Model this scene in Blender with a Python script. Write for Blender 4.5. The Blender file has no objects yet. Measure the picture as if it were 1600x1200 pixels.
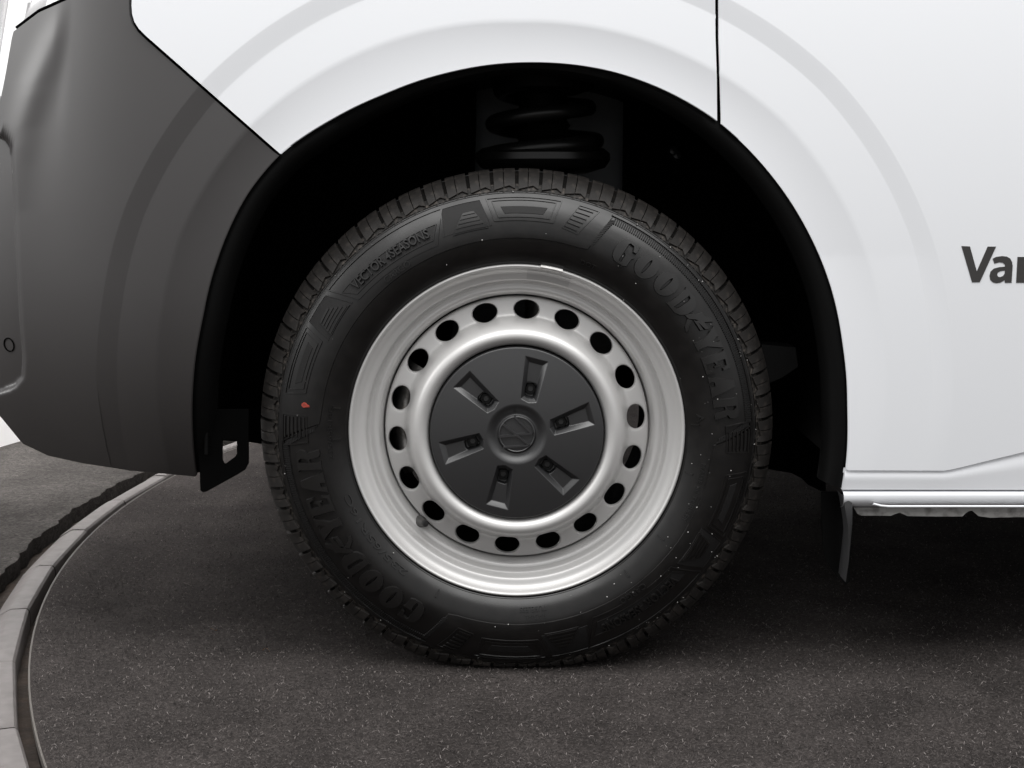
import bpy, bmesh, math, random
import numpy as np
from mathutils import Vector
random.seed(7); rng = np.random.default_rng(7)
S = bpy.context.scene
C = S.collection

# ------------------------------------------------------------------ camera
F = 2250.0                                   # focal length in pixels of the 1600 px wide photograph
PITCH = math.radians(7.595); CAMH = 0.6836; CAMD = 2.0
cd = bpy.data.cameras.new('camera'); cam = bpy.data.objects.new('camera', cd); C.objects.link(cam)
cd.sensor_width = 36.0; cd.lens = 36.0*F/1600.0; cd.clip_start = 0.05; cd.clip_end = 200
cam.location = (0, -CAMD, CAMH); cam.rotation_euler = (math.pi/2-PITCH, 0, 0)
S.camera = cam

# ------------------------------------------------------------------ light
w = bpy.data.worlds.new('World'); S.world = w; w.use_nodes = True
bg = w.node_tree.nodes['Background']
bg.inputs[0].default_value = (0.985, 0.985, 0.99, 1); bg.inputs[1].default_value = 0.56
def area(name, loc, target, sx, sy, power, col=(1, .995, .985)):
    l = bpy.data.lights.new(name, 'AREA'); l.shape = 'RECTANGLE'; l.size = sx; l.size_y = sy; l.energy = power; l.color = col
    o = bpy.data.objects.new(name, l); C.objects.link(o); o.location = loc
    o.rotation_euler = (Vector(target)-Vector(loc)).to_track_quat('-Z', 'Y').to_euler(); return o
area('ceiling_softbox', (0.3, -1.35, 3.4), (0.3, -0.9, 0.0), 5.0, 2.4, 146)
wl = area('wall_softbox', (-0.75, 0.65, 3.1), (-1.75, 2.3, 0.9), 0.9, 1.2, 50); wl.data.spread = math.radians(75)  # added lamp with no visible source, brightens the studio wall
area('side_softbox', (-2.7, -0.30, 1.7), (-0.8, 0.2, 0.6), 1.0, 1.2, 26)
S.view_settings.view_transform = 'Standard'; S.view_settings.look = 'None'
S.view_settings.exposure = 0.32; S.view_settings.gamma = 1.0; S.view_settings.use_curve_mapping = False

# ------------------------------------------------------------------ projection helpers (survey of the place)
ct, st = math.cos(PITCH), math.sin(PITCH)
def U(px, py, Y):
    x = (px-800)/F; y = (py-600)/F
    t = (Y+CAMD)/(ct-y*st)
    return x*t, CAMH-(st+y*ct)*t
def proj(X, Y, Z):
    fw, dn = Y+CAMD, CAMH-Z
    d = fw*ct+dn*st; yy = dn*ct-fw*st
    return 800+F*X/d, 600+F*yy/d
def G(px, py, z=0.0):
    x = (px-800)/F; y = (py-600)/F
    t = (CAMH-z)/(st+y*ct)
    return x*t, (ct-y*st)*t-CAMD
def sstep(a, b, x):
    t = np.clip((x-a)/(b-a), 0, 1); return t*t*(3-2*t)

# ------------------------------------------------------------------ materials
def mat(name, col, rough=.5, metal=0.0, spec=.5, noise=None, bump=None, coat=0.0, rnoise=None):
    m = bpy.data.materials.new(name); m.use_nodes = True
    nt = m.node_tree; b = nt.nodes['Principled BSDF']
    b.inputs['Base Color'].default_value = (*col, 1); b.inputs['Roughness'].default_value = rough
    b.inputs['Metallic'].default_value = metal; b.inputs['Specular IOR Level'].default_value = spec
    b.inputs['Coat Weight'].default_value = coat; b.inputs['Coat Roughness'].default_value = .12
    tc = nt.nodes.new('ShaderNodeTexCoord')
    def nz(scale, detail):
        n = nt.nodes.new('ShaderNodeTexNoise'); n.inputs['Scale'].default_value = scale
        n.inputs['Detail'].default_value = detail; nt.links.new(tc.outputs['Object'], n.inputs['Vector']); return n
    if noise:                               # (scale, colour2, low, high)
        n = nz(noise[0], 6); r = nt.nodes.new('ShaderNodeValToRGB')
        r.color_ramp.elements[0].position = noise[2]; r.color_ramp.elements[1].position = noise[3]
        r.color_ramp.elements[0].color = (*col, 1); r.color_ramp.elements[1].color = (*noise[1], 1)
        nt.links.new(n.outputs['Fac'], r.inputs['Fac']); nt.links.new(r.outputs['Color'], b.inputs['Base Color'])
    if rnoise:
        n = nz(rnoise[0], 4); mr = nt.nodes.new('ShaderNodeMapRange')
        mr.inputs['From Min'].default_value = .3; mr.inputs['From Max'].default_value = .7
        mr.inputs['To Min'].default_value = rnoise[1]; mr.inputs['To Max'].default_value = rnoise[2]
        nt.links.new(n.outputs['Fac'], mr.inputs['Value']); nt.links.new(mr.outputs['Result'], b.inputs['Roughness'])
    if bump:
        n = nz(bump[0], 5); bp = nt.nodes.new('ShaderNodeBump'); bp.inputs['Strength'].default_value = bump[1]
        bp.inputs['Distance'].default_value = bump[2]
        nt.links.new(n.outputs['Fac'], bp.inputs['Height']); nt.links.new(bp.outputs['Normal'], b.inputs['Normal'])
    return m
M = {}
M['white'] = mat('white_paint', (.79, .803, .828), .42, spec=.4, coat=.25, bump=(9, .03, .002))
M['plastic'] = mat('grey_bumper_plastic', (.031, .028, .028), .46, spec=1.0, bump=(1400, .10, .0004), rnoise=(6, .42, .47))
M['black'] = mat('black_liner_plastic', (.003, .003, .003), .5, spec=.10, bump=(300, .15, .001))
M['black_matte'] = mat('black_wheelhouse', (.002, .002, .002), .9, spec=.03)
M['rubber'] = mat('tyre_rubber', (.0042, .0038, .0037), .34, spec=.48, noise=(60, (.0075, .0066, .0062), .4, .75), bump=(900, .06, .0003), rnoise=(30, .29, .37))
M['tread'] = mat('tread_rubber', (.0165, .0148, .0137), .62, spec=.28, noise=(90, (.048, .041, .036), .5, .8), bump=(500, .2, .0008))
M['knurl'] = mat('knurled_rubber', (.006, .0055, .0055), .62, spec=.35, bump=(1500, .5, .0006))
M['letter'] = mat('clean_lettering_rubber', (.0075, .0070, .0068), .30, spec=.55)  # colour lightened to stand in for light caught by the raised letters
M['dust'] = mat('dusty_shoulder_rubber', (.012, .011, .010), .6, spec=.3, noise=(160, (.085, .072, .062), .48, .72), bump=(700, .3, .0006))
M['valve'] = mat('valve_rubber', (.05, .048, .046), .5)
M['groove'] = mat('tread_groove', (.006, .0055, .005), .85, spec=.15, noise=(70, (.022, .017, .014), .55, .8))
M['silver'] = mat('silver_wheel_paint', (.565, .558, .55), .42, metal=.32, spec=.7, bump=(1800, .03, .0003))
M['cap'] = mat('satin_black_cap', (.012, .012, .013), .42, spec=1.0, bump=(1500, .08, .0003))
M['emblem'] = mat('gloss_black_emblem', (.020, .020, .021), .30, spec=1.0)
M['steel'] = mat('bare_steel', (.32, .31, .30), .42, metal=.9, noise=(60, (.12, .11, .10), .45, .7))
M['darksteel'] = mat('dark_steel', (.010, .010, .010), .5, metal=.2, spec=.4)
M['spring'] = mat('black_spring_paint', (.006, .006, .006), .35, spec=.4)
M['innerbody'] = mat('inner_body_grey', (.22, .23, .24), .55, spec=.4, noise=(9, (.15, .16, .165), .4, .7))
M['decal'] = mat('dark_grey_vinyl', (.036, .034, .033), .5)
M['sealant'] = mat('grey_underseal', (.30, .295, .285), .75, noise=(80, (.14, .135, .13), .45, .7), bump=(150, .5, .002))
M['weight'] = mat('zinc_weight', (.52, .51, .50), .45, metal=.6, noise=(120, (.36, .35, .34), .45, .7))
M['tape'] = mat('grey_tape', (.46, .455, .45), .45, metal=.4)
M['flap'] = mat('flap_plastic', (.03, .03, .031), .5)
M['lamp'] = mat('headlamp_lens', (.34, .335, .34), .2, spec=.6, coat=.6)
M['red'] = mat('red_paint_dot', (.30, .035, .02), .6, noise=(400, (.10, .02, .015), .45, .7))
M['kerb'] = mat('grey_kerb', (.155, .141, .137), .5, spec=.4, noise=(40, (.115, .104, .10), .35, .7), bump=(120, .15, .001))
M['pit'] = mat('pit_floor', (.035, .026, .021), .9, noise=(30, (.07, .05, .038), .4, .7), bump=(90, .6, .004))
M['wall'] = mat('studio_wall', (.90, .885, .88), .8)
M['leaf'] = mat('dry_leaf', (.42, .20, .07), .7)
M['trim'] = mat('carpet_edge_trim', (.10, .09, .08), .6)
def fibre(name, c): return mat(name, c, .85, spec=.2)
M['f0'] = fibre('fibre_dark', (.030, .027, .026)); M['f1'] = fibre('fibre_mid', (.085, .075, .072)); M['f2'] = fibre('fibre_pale', (.25, .225, .215))

def carpet_mat(name, c0, c1, c2, big, fine=230):
    m = bpy.data.materials.new(name); m.use_nodes = True; nt = m.node_tree; b = nt.nodes['Principled BSDF']
    b.inputs['Roughness'].default_value = .95; b.inputs['Specular IOR Level'].default_value = .12
    tc = nt.nodes.new('ShaderNodeTexCoord')
    n1 = nt.nodes.new('ShaderNodeTexNoise'); n1.inputs['Scale'].default_value = fine; n1.inputs['Detail'].default_value = 8; n1.inputs['Roughness'].default_value = .7
    n1.inputs['Distortion'].default_value = 1.5
    n2 = nt.nodes.new('ShaderNodeTexNoise'); n2.inputs['Scale'].default_value = big; n2.inputs['Detail'].default_value = 4
    for n in (n1, n2): nt.links.new(tc.outputs['Object'], n.inputs['Vector'])
    r = nt.nodes.new('ShaderNodeValToRGB'); e = r.color_ramp.elements
    e[0].position = .36; e[0].color = (*c0, 1); e[1].position = .72; e[1].color = (*c2, 1)
    k = e.new(.54); k.color = (*c1, 1)
    nt.links.new(n1.outputs['Fac'], r.inputs['Fac'])
    mr = nt.nodes.new('ShaderNodeMapRange'); mr.inputs['From Min'].default_value = .3; mr.inputs['From Max'].default_value = .7
    mr.inputs['To Min'].default_value = .7; mr.inputs['To Max'].default_value = 1.3
    nt.links.new(n2.outputs['Fac'], mr.inputs['Value'])
    mx = nt.nodes.new('ShaderNodeVectorMath'); mx.operation = 'SCALE'
    nt.links.new(r.outputs['Color'], mx.inputs[0]); nt.links.new(mr.outputs['Result'], mx.inputs['Scale'])
    nt.links.new(mx.outputs['Vector'], b.inputs['Base Color'])
    bp = nt.nodes.new('ShaderNodeBump'); bp.inputs['Strength'].default_value = .8; bp.inputs['Distance'].default_value = .003
    nt.links.new(n1.outputs['Fac'], bp.inputs['Height']); nt.links.new(bp.outputs['Normal'], b.inputs['Normal'])
    return m
M['carpet'] = carpet_mat('charcoal_carpet', (.022, .019, .018), (.047, .041, .039), (.115, .101, .096), 7, 190)
M['floorcarpet'] = carpet_mat('grey_floor_carpet', (.035, .032, .030), (.072, .066, .062), (.125, .115, .108), 5, 85)

# ------------------------------------------------------------------ mesh helpers
def put(name, me, m, parent=None, **props):
    o = bpy.data.objects.new(name, me); C.objects.link(o); o.parent = parent
    if m is not None and not me.materials: me.materials.append(M[m] if isinstance(m, str) else m)
    for k, v in props.items(): o[k] = v
    return o
def empty(name, parent=None, loc=(0, 0, 0), **props):
    o = bpy.data.objects.new(name, None); C.objects.link(o); o.location = loc; o.parent = parent
    for k, v in props.items(): o[k] = v
    return o
def finish(bm, name, sharp=38):
    bmesh.ops.recalc_face_normals(bm, faces=bm.faces[:])
    a = math.radians(sharp)
    for f_ in bm.faces: f_.smooth = True
    for e in bm.edges:
        if len(e.link_faces) == 2 and e.calc_face_angle(0) > a: e.smooth = False
    me = bpy.data.meshes.new(name); bm.to_mesh(me); bm.free(); return me
def pydata(name, v, f, sharp=38):
    bm = bmesh.new(); vs = [bm.verts.new(p) for p in v]
    for q in f:
        try: bm.faces.new([vs[i] for i in q])
        except ValueError: pass
    return finish(bm, name, sharp)
def grid(name, P, closeu=False, closev=False, sharp=38):
    """P[i][j] points -> quads"""
    n, m_ = len(P), len(P[0]); v = [p for row in P for p in row]; f = []
    for i in range(n if closeu else n-1):
        for j in range(m_ if closev else m_-1):
            a, b = i, (i+1) % n; c, d = j, (j+1) % m_
            f.append((a*m_+c, b*m_+c, b*m_+d, a*m_+d))
    return pydata(name, v, f, sharp)
def fastgrid(name, A, closeu=False):
    """A numpy (n,m,3) smooth quads, quick"""
    n, m_ = A.shape[:2]; i = np.arange(n if closeu else n-1); j = np.arange(m_-1)
    I, J = np.meshgrid(i, j, indexing='ij'); I2 = (I+1) % n
    q = np.stack([I*m_+J, I2*m_+J, I2*m_+J+1, I*m_+J+1], -1).reshape(-1, 4)
    me = bpy.data.meshes.new(name); me.vertices.add(n*m_); me.vertices.foreach_set('co', A.reshape(-1).astype(np.float32))
    me.loops.add(q.size); me.loops.foreach_set('vertex_index', q.reshape(-1).astype(np.int32))
    me.polygons.add(len(q)); me.polygons.foreach_set('loop_start', (np.arange(len(q))*4).astype(np.int32))
    me.polygons.foreach_set('use_smooth', np.ones(len(q), bool)); me.update(calc_edges=True); me.validate(); return me
def dens(pts, step, closed=True):
    out = []
    n = len(pts)
    for i in range(n if closed else n-1):
        a, b = pts[i], pts[(i+1) % n]
        k = max(1, int(math.hypot((b[0]-a[0]), (b[1]-a[1]))/step))
        for t in range(k): out.append((a[0]+(b[0]-a[0])*t/k, a[1]+(b[1]-a[1])*t/k))
    if not closed: out.append(pts[-1])
    return out
def region_bm(loops, ucuts=(), vcuts=()):
    bm = bmesh.new()
    for lp in loops:
        vs = [bm.verts.new((p[0], p[1], 0)) for p in lp]
        for i in range(len(vs)): bm.edges.new((vs[i], vs[(i+1) % len(vs)]))
    bmesh.ops.triangle_fill(bm, use_beauty=True, use_dissolve=False, edges=bm.edges[:])
    for c in ucuts: bmesh.ops.bisect_plane(bm, geom=bm.verts[:]+bm.edges[:]+bm.faces[:], dist=1e-6, plane_co=(c, 0, 0), plane_no=(1, 0, 0))
    for c in vcuts: bmesh.ops.bisect_plane(bm, geom=bm.verts[:]+bm.edges[:]+bm.faces[:], dist=1e-6, plane_co=(0, c, 0), plane_no=(0, 1, 0))
    return bm
def fold(bm, nofold=None, slope=0.0, uk=1.0):
    """fold the rim of a flat outline down; returns the lower vertices, moved outward by slope"""
    be = [e for e in bm.edges if len(e.link_faces) == 1]
    if nofold: be = [e for e in be if not all(nofold(v.co.x, v.co.y) for v in e.verts)]
    acc = {}
    if slope:
        for e in be:
            a, b = e.verts; d = Vector(((b.co.x-a.co.x)*uk, b.co.y-a.co.y)); n = Vector((-d.y, d.x))
            if n.length < 1e-9: continue
            n.normalize(); c = e.link_faces[0].calc_center_median(); m = (a.co+b.co)/2
            if n.x*(c.x-m.x)*uk+n.y*(c.y-m.y) > 0: n = -n
            for v in e.verts:
                k = (round(v.co.x, 5), round(v.co.y, 5)); acc[k] = acc.get(k, Vector((0, 0)))+n
    r = bmesh.ops.extrude_edge_only(bm, edges=be)
    low = {g for g in r['geom'] if isinstance(g, bmesh.types.BMVert)}
    if slope:
        for v in low:
            n = acc.get((round(v.co.x, 5), round(v.co.y, 5)))
            if n and n.length > 1e-6: n = n.normalized(); v.co.x += n.x*slope/uk; v.co.y += n.y*slope
    return low
def region(name, loops, mapfn, skirt, ucuts=(), vcuts=(), top=0.0, sharp=38, bm=None, nofold=None, slope=0.0, uk=1.0, ana=None):
    """flat outline -> surface mapped by mapfn(u,v,h), its rim folded to height skirt"""
    bm = bm or region_bm(loops, ucuts, vcuts)
    low = fold(bm, nofold, slope, uk)
    bm.verts.index_update(); nrm = []
    for v in bm.verts:
        u, w_ = v.co.x, v.co.y
        if ana:
            du, dw = ana; A_, B_ = Vector(mapfn(u-du, w_, 0)), Vector(mapfn(u+du, w_, 0)); C_, D_ = Vector(mapfn(u, w_-dw, 0)), Vector(mapfn(u, w_+dw, 0))
            n = (B_-A_).cross(D_-C_).normalized(); n = -n if n.y > 0 else n; nrm.append(n)
        v.co = mapfn(u, w_, skirt if v in low else top)
    if not ana: return finish(bm, name, sharp)
    bmesh.ops.recalc_face_normals(bm, faces=bm.faces[:])
    if sum(f_.normal.y*f_.calc_area() for f_ in bm.faces) > 0: bmesh.ops.reverse_faces(bm, faces=bm.faces[:])
    for f_ in bm.faces: f_.smooth = True
    me = bpy.data.meshes.new(name); bm.to_mesh(me); bm.free()
    me.normals_split_custom_set_from_vertices([tuple(n) for n in nrm]); return me
def bar(a, b, wd):
    a, b = Vector(a), Vector(b); d = (b-a).normalized()*wd/2; n = Vector((-d.y, d.x))
    return [tuple(a+n), tuple(b+n), tuple(b-n), tuple(a-n)]
def prism(name, loops, Y0, Y1, px=True):
    def mp(u, v, h):
        if px: X, Z = U(u, v, Y0)
        else: X, Z = u, v
        return (X, h, Z)
    bm = region_bm(loops)
    fr = bm.faces[:]
    r = bmesh.ops.extrude_face_region(bm, geom=fr)
    hi = {g for g in r['geom'] if isinstance(g, bmesh.types.BMVert)}
    for v in bm.verts: v.co = mp(v.co.x, v.co.y, Y1 if v in hi else Y0)
    return finish(bm, name, 30)
def box(name, x0, x1, y0, y1, z0, z1, bev=0.0):
    bm = bmesh.new(); bmesh.ops.create_cube(bm, size=1)
    for v in bm.verts: v.co = ((x0+x1)/2+v.co.x*(x1-x0), (y0+y1)/2+v.co.y*(y1-y0), (z0+z1)/2+v.co.z*(z1-z0))
    if bev: bmesh.ops.bevel(bm, geom=bm.edges[:], offset=bev, segments=3, affect='EDGES', profile=.5)
    return finish(bm, name, 30)
def tube(name, pts, r, seg=14, cap=True):
    P = []; n = len(pts); pts = [Vector(p) for p in pts]
    for i, p in enumerate(pts):
        t = (pts[min(i+1, n-1)]-pts[max(i-1, 0)]).normalized()
        up = Vector((0, 0, 1)) if abs(t.z) < .9 else Vector((1, 0, 0))
        a = t.cross(up).normalized(); b = a.cross(t)
        rr = r[i] if isinstance(r, (list, tuple)) else r
        P.append([p+(a*math.cos(k*2*math.pi/seg)+b*math.sin(k*2*math.pi/seg))*rr for k in range(seg)])
    return grid(name, P, closev=True)
def text2d(s, bold=0.0, shear=0.0, extrude=0.0, spacing=1.0):
    cu = bpy.data.curves.new('t', 'FONT'); cu.body = s; cu.size = 1; cu.offset = bold; cu.shear = shear; cu.extrude = extrude
    cu.resolution_u = 3; cu.bevel_depth = .022 if extrude else 0; cu.bevel_resolution = 0; cu.space_character = spacing
    o = bpy.data.objects.new('t', cu); C.objects.link(o)
    me = bpy.data.meshes.new_from_object(o.evaluated_get(bpy.context.evaluated_depsgraph_get()))
    bpy.data.objects.remove(o); bpy.data.curves.remove(cu)
    return me

# ================================================================== SETTING
TC = (2.36, .99)                              # centre of the turntable
def tc(a, r, z): return (TC[0]+r*math.cos(math.radians(a)), TC[1]+r*math.sin(math.radians(a)), z)
def disc(name, r, z, seg, thick):
    v = [tc(360*k/seg, r, z) for k in range(seg)]+[tc(360*k/seg, r, z-thick) for k in range(seg)]
    f = [tuple(range(seg))]+[(k, (k+1) % seg, seg+(k+1) % seg, seg+k) for k in range(seg)]
    return pydata(name, v, f)
put('turntable', disc('turntable', 3.210, 0.0, 360, .035), 'carpet', kind='structure')
# thin pale edge of the turntable sheet
P = [[tc(a, 3.2102, .0006), tc(a, 3.2128, .0008), tc(a, 3.2130, -.010), tc(a, 3.2104, -.010)] for a in np.arange(150, 222, .5)]
put('turntable_edge', grid('turntable_edge', P, closev=True), 'trim', kind='structure')
put('pit_floor', disc('pit_floor', 3.40, -.036, 180, .02), 'pit', kind='structure')
# outer floor with a ragged cut edge
P = []
for a in np.arange(0, 360, .4):
    ra = 3.314+.0035*math.sin(a*1.31)+.003*math.sin(a*3.7+1)+.002*math.sin(a*9.1)+rng.normal()*.0008
    P.append([tc(a, ra, -.034), tc(a, ra, -.002), tc(a, ra+.004, 0.0), tc(a, 3.6, 0.0), tc(a, 14.0, 0.0)])
put('studio_floor', grid('studio_floor', P, closeu=True), 'floorcarpet', kind='structure')
P = [[tc(a, 3.838, -.002), tc(a, 3.838, 2.9)] for a in np.arange(20, 188, 1.5)]
put('studio_wall', grid('studio_wall', P), 'wall', kind='structure')

kerb = empty('turntable_kerb', loc=(0, 0, 0), kind='structure')
for k in range(-3, 9):
    a0, a1 = 196.9-5.0*(k), 196.9-5.0*(k+1)
    dz = random.uniform(-.0012, .0012); dr = random.uniform(-.0012, .0012)
    prof = [(3.2285, -.034), (3.2285, -.010), (3.2300, -.004), (3.2335, -.0005), (3.2375, .0), (3.257, .0), (3.262, -.0015), (3.272, -.007), (3.284, -.0145), (3.285, -.034)]
    P = []
    g = .035
    for t in (0, .02, .5, .98, 1):
        a = a0-g+(a1-a0+2*g)*t
        s = math.cos(math.radians(2.5))/math.cos(math.radians(a-(a0+a1)/2))   # straight facets
        s = 1+(s-1)*.75
        end = -.0012 if t in (0, 1) else 0
        P.append([tc(a, (r+dr)*s*1.0008, z+dz+(end if z > -.03 else 0)) for r, z in prof])
    bmk = bmesh.new(); me = grid('kerb_segment', P, sharp=25)
    bmk.from_mesh(me); bmesh.ops.holes_fill(bmk, edges=[e for e in bmk.edges if len(e.link_faces) == 1], sides=20)
    put('kerb_segment', finish(bmk, 'kerb_segment', 25), 'kerb', kerb)

# ================================================================== VAN
van = empty('van', loc=(0.007, .9, 0), label='white van with grey bumper and silver steel front wheel standing on the carpeted turntable', category='van')
VL = Vector(van.location)
def vput(name, me, m, parent=None, **k):
    """mesh written in world coordinates, parented under the van (or a part of it)"""
    par = parent or van
    off = VL.copy() if par is van else VL+Vector(par.location)
    me.transform(__import__('mathutils').Matrix.Translation(-off)) if not me.get('moved') else None
    me['moved'] = 1
    return put(name, me, m, par, **k)

YB = -.045                                    # outer body side plane
AC = (812., 610.)                             # arch centre as surveyed
lip_pts = [(318, 800), (306, 740), (299, 660), (300, 600), (315, 500), (340, 400), (385, 303), (437, 240), (515, 188), (600, 147), (700, 113), (830, 97), (960, 112), (1040, 141),
           (1123, 190), (1200, 266), (1260, 355), (1300, 450), (1318, 540), (1325, 640), (1322, 735), (1310, 800)]
lt = sorted((math.degrees(math.atan2(x-AC[0], AC[1]-y)), math.hypot(x-AC[0], y-AC[1])) for x, y in lip_pts)
lth = np.array([a for a, _ in lt]); lr = np.array([r for _, r in lt])
_a = np.linspace(-125, 120, 491); _r = np.interp(_a, lth, lr)
ker = np.exp(-np.linspace(-2, 2, 21)**2); ker /= ker.sum()
_r = np.convolve(np.pad(_r, 10, 'edge'), ker, 'valid')
def lip(a): return float(np.interp(a, _a, _r))
ca = [-125, -100, -78, -65, -45, 0, 45, 70, 80, 100, 120]
cr = [np.array(x, float) for x in ([560, 562, 572, 583, 590, 577, 589, 581, 576, 570, 565], [620, 622, 634, 646, 656, 655, 662, 654, 645, 640, 635], [655, 657, 668, 681, 693, 691, 697, 688, 683, 675, 670])]
def rads(a): return [lip(a)]+[float(np.interp(a, ca, c)) for c in cr]
def to_polar(x, y):
    a = math.degrees(math.atan2(x-AC[0], AC[1]-y)); r = math.hypot(x-AC[0], y-AC[1]); R = rads(a)
    if r < R[3]: q = float(np.interp(r, R, [0, 1, 2, 3])) if r > R[0] else (r-R[0])/60
    else: q = 3+(r-R[3])/100
    return a, q
def from_polar(a, q):
    R = rads(a)
    r = R[0]+q*60 if q < 0 else (float(np.interp(q, [0, 1, 2, 3], R)) if q < 3 else R[3]+(q-3)*100)
    t = math.radians(a); return AC[0]+r*math.sin(t), AC[1]-r*math.cos(t)
def flare(q):
    """depth of the pressed wheel-arch steps (towards +Y = recessed), smooth creases"""
    d = 0.0
    qs = np.linspace(0, 0, 1)
    def ramp(q, a, b, h):                     # 0 at q>=b, h at q<=a, softly creased
        t = np.clip((b-q)/(b-a), 0, 1); e = .07
        # integral of a trapezoid for soft creases
        if t < e: s = t*t/(2*e)
        elif t > 1-e: s = 1-e-(1-t)**2/(2*e)
        else: s = t-e/2
        return h*s/(1-e)
    d += ramp(q, 2, 3, FL[1])
    if q < 1:
        t = min(1.0, 1-q); d += FL[0]*(t-.42*t*t)/.58
    return d
FL = (.0056, .0044)
# plan curve of the front corner: heading turns with arc length
X1 = -.395
ss = np.linspace(0, .82, 1641)
def heading(s):
    return np.radians(24*sstep(0, .26, s)*1.0+58*sstep(.30, .66, s))
hd = heading(ss); cx = X1-np.concatenate([[0], np.cumsum(np.cos(hd[:-1]))])*(ss[1]); cy = np.concatenate([[0], np.cumsum(np.sin(hd[:-1]))])*(ss[1])
def corner_y(X): return float(np.interp(-X, -cx, cy)) if X < X1 else 0.0
def tuck(Z): return 1.9*max(0, .62-Z)**3
def lean(Z): return (.075 if Z > .62 else .03)*(Z-.62)**2
def bodyY(X, Z, q, bumper, py=0):
    fade = 1-float(np.clip((py-400)/335, 0, 1)) if X > 0 else 1.0   # pressed steps run out towards the sill
    y = YB+flare(q)*fade+lean(Z)
    if bumper: y += corner_y(X)+tuck(Z)+.002
    return y
def body_map(bumper):
    def f(a, q, h):
        px, py = from_polar(a, q); Y = YB
        for _ in range(4):
            X, Z = U(px, py, Y); Y = bodyY(X, Z, q, bumper, py)
        return (X, Y+h, Z)
    return f
qcuts = [.08, .2, .35, .5, .65, .8, .93, 1.0, 1.07, 1.3, 1.6, 1.93, 2.0, 2.035, 2.07, 2.3, 2.5, 2.7, 2.93, 2.965, 3.0, 3.07, 3.3, 3.7, 4.2, 4.8, 5.5, 6.5]
def lip_run(a0, a1, step=1.0):
    n = int(abs(a1-a0)/step); return [(a0+(a1-a0)*i/n, 0.0) for i in range(n+1)]
def pol(pts, step=14, closed=False): return [to_polar(*p) for p in dens(pts, step, closed)]
# ---- white front fender
seam = [(208, -60), (205.5, 8), (206.5, 22), (210, 34), (217, 45), (228, 56), (434, 237)]
aL = to_polar(436.5, 239)[0]; aG = to_polar(1121, 188)[0]
lp = pol(seam, 8)[:-1]+lip_run(aL, aG)+pol([(1120.5, 184), (1120, 120), (1118, 60), (1117, -60)], 10)[0:]+pol([(1100, -60), (225, -60)], 12)
fender = vput('front_fender', region('front_fender', [lp], body_map(False), .014, np.arange(-58, 40, 1.5), qcuts, ana=(.12, .012)), 'white', label='white front fender above the wheel')
# ---- white door / side panel, upper face down to the crease
aD = to_polar(1127, 193)[0]; aE = to_polar(1322.5, 733)[0]
crease = [(1326, 735), (1475, 735.5), (1490, 733), (1700, 682)]
lp = lip_run(aD, aE)+pol(crease, 10)+pol([(1700, 660), (1700, -60)], 12)+pol([(1690, -60), (1123, -60), (1123, 60), (1125, 120), (1127, 186)], 10)[:-1]
door = vput('cab_door', region('cab_door', [lp], body_map(False), .006, np.arange(18, 106, 1.5), qcuts, ana=(.12, .012)), 'white', label='white cab door behind the wheel arch')
# lower strip of the door below the crease (own pressed face)
def strip_map(u, v, h):
    yc = float(np.interp(u, [1326, 1475, 1490, 1700], [735, 735.5, 733, 682]))
    t = np.clip((v-yc)/max(20., 767-yc), 0, 1)
    X, Z = U(u, v, YB)
    return (X, YB+lean(Z)+.0045-.0048*math.sin(min(1, t*2.2)*math.pi/2)+.0030*t+h, Z)
lp = dens([(1322, 737), (1475, 738), (1491, 735.5), (1700, 684.5), (1700, 767), (1317.5, 766.5)], 10)
vput('door_lower_strip', region('door_lower_strip', [lp], strip_map, .012, np.arange(1330, 1700, 12), np.arange(700, 766, 4)), 'white', door)
gro = dens([(1321, 733), (1474, 733.5), (1490, 731), (1701, 680), (1701, 688), (1492, 739), (1476, 741.5), (1320, 741)], 10)
vput('crease_groove', region('crease_groove', [gro], lambda u, v, h: (U(u, v, YB)[0], YB+.0115+h, U(u, v, YB)[1]), .004), 'white', door)
# ---- sill: rounded tube-like lower rail
P = []
prof = [(768.5, .020), (769.2, .006), (770.5, .000), (774, -.004), (780, -.005), (787, -.002), (792, .004), (796, .012), (799, .022)]
for x in [1319]+list(range(1324, 1712, 8)):
    P.append([(U(x, y, YB)[0], YB+.006+dy, U(x+0, y, YB)[1]) for y, dy in prof])
sill = vput('sill', grid('sill', P), 'white')
fl = [(1334, 793), (1340, 803), (1346, 805.5), (1392, 806), (1399, 803), (1406, 801), (1413, 804), (1418, 806.5), (1470, 807), (1504, 807), (1509, 802), (1514, 798.5), (1519, 798), (1524, 802), (1529, 806.5), (1548, 809), (1590, 808), (1712, 810), (1712, 793)]
vput('sill_flange', prism('sill_flange', [fl], YB+.016, YB+.020), 'sealant', sill)
vput('sill_bead', tube('sill_bead', [(U(x, 791+(0 if x > 1368 else (1368-x)*.4), YB)[0], YB-.001, U(x, 791-(0 if x > 1380 else (1380-x)*.25), YB)[1]) for x in range(1364, 1712, 12)], .0016), 'white', sill)

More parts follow.
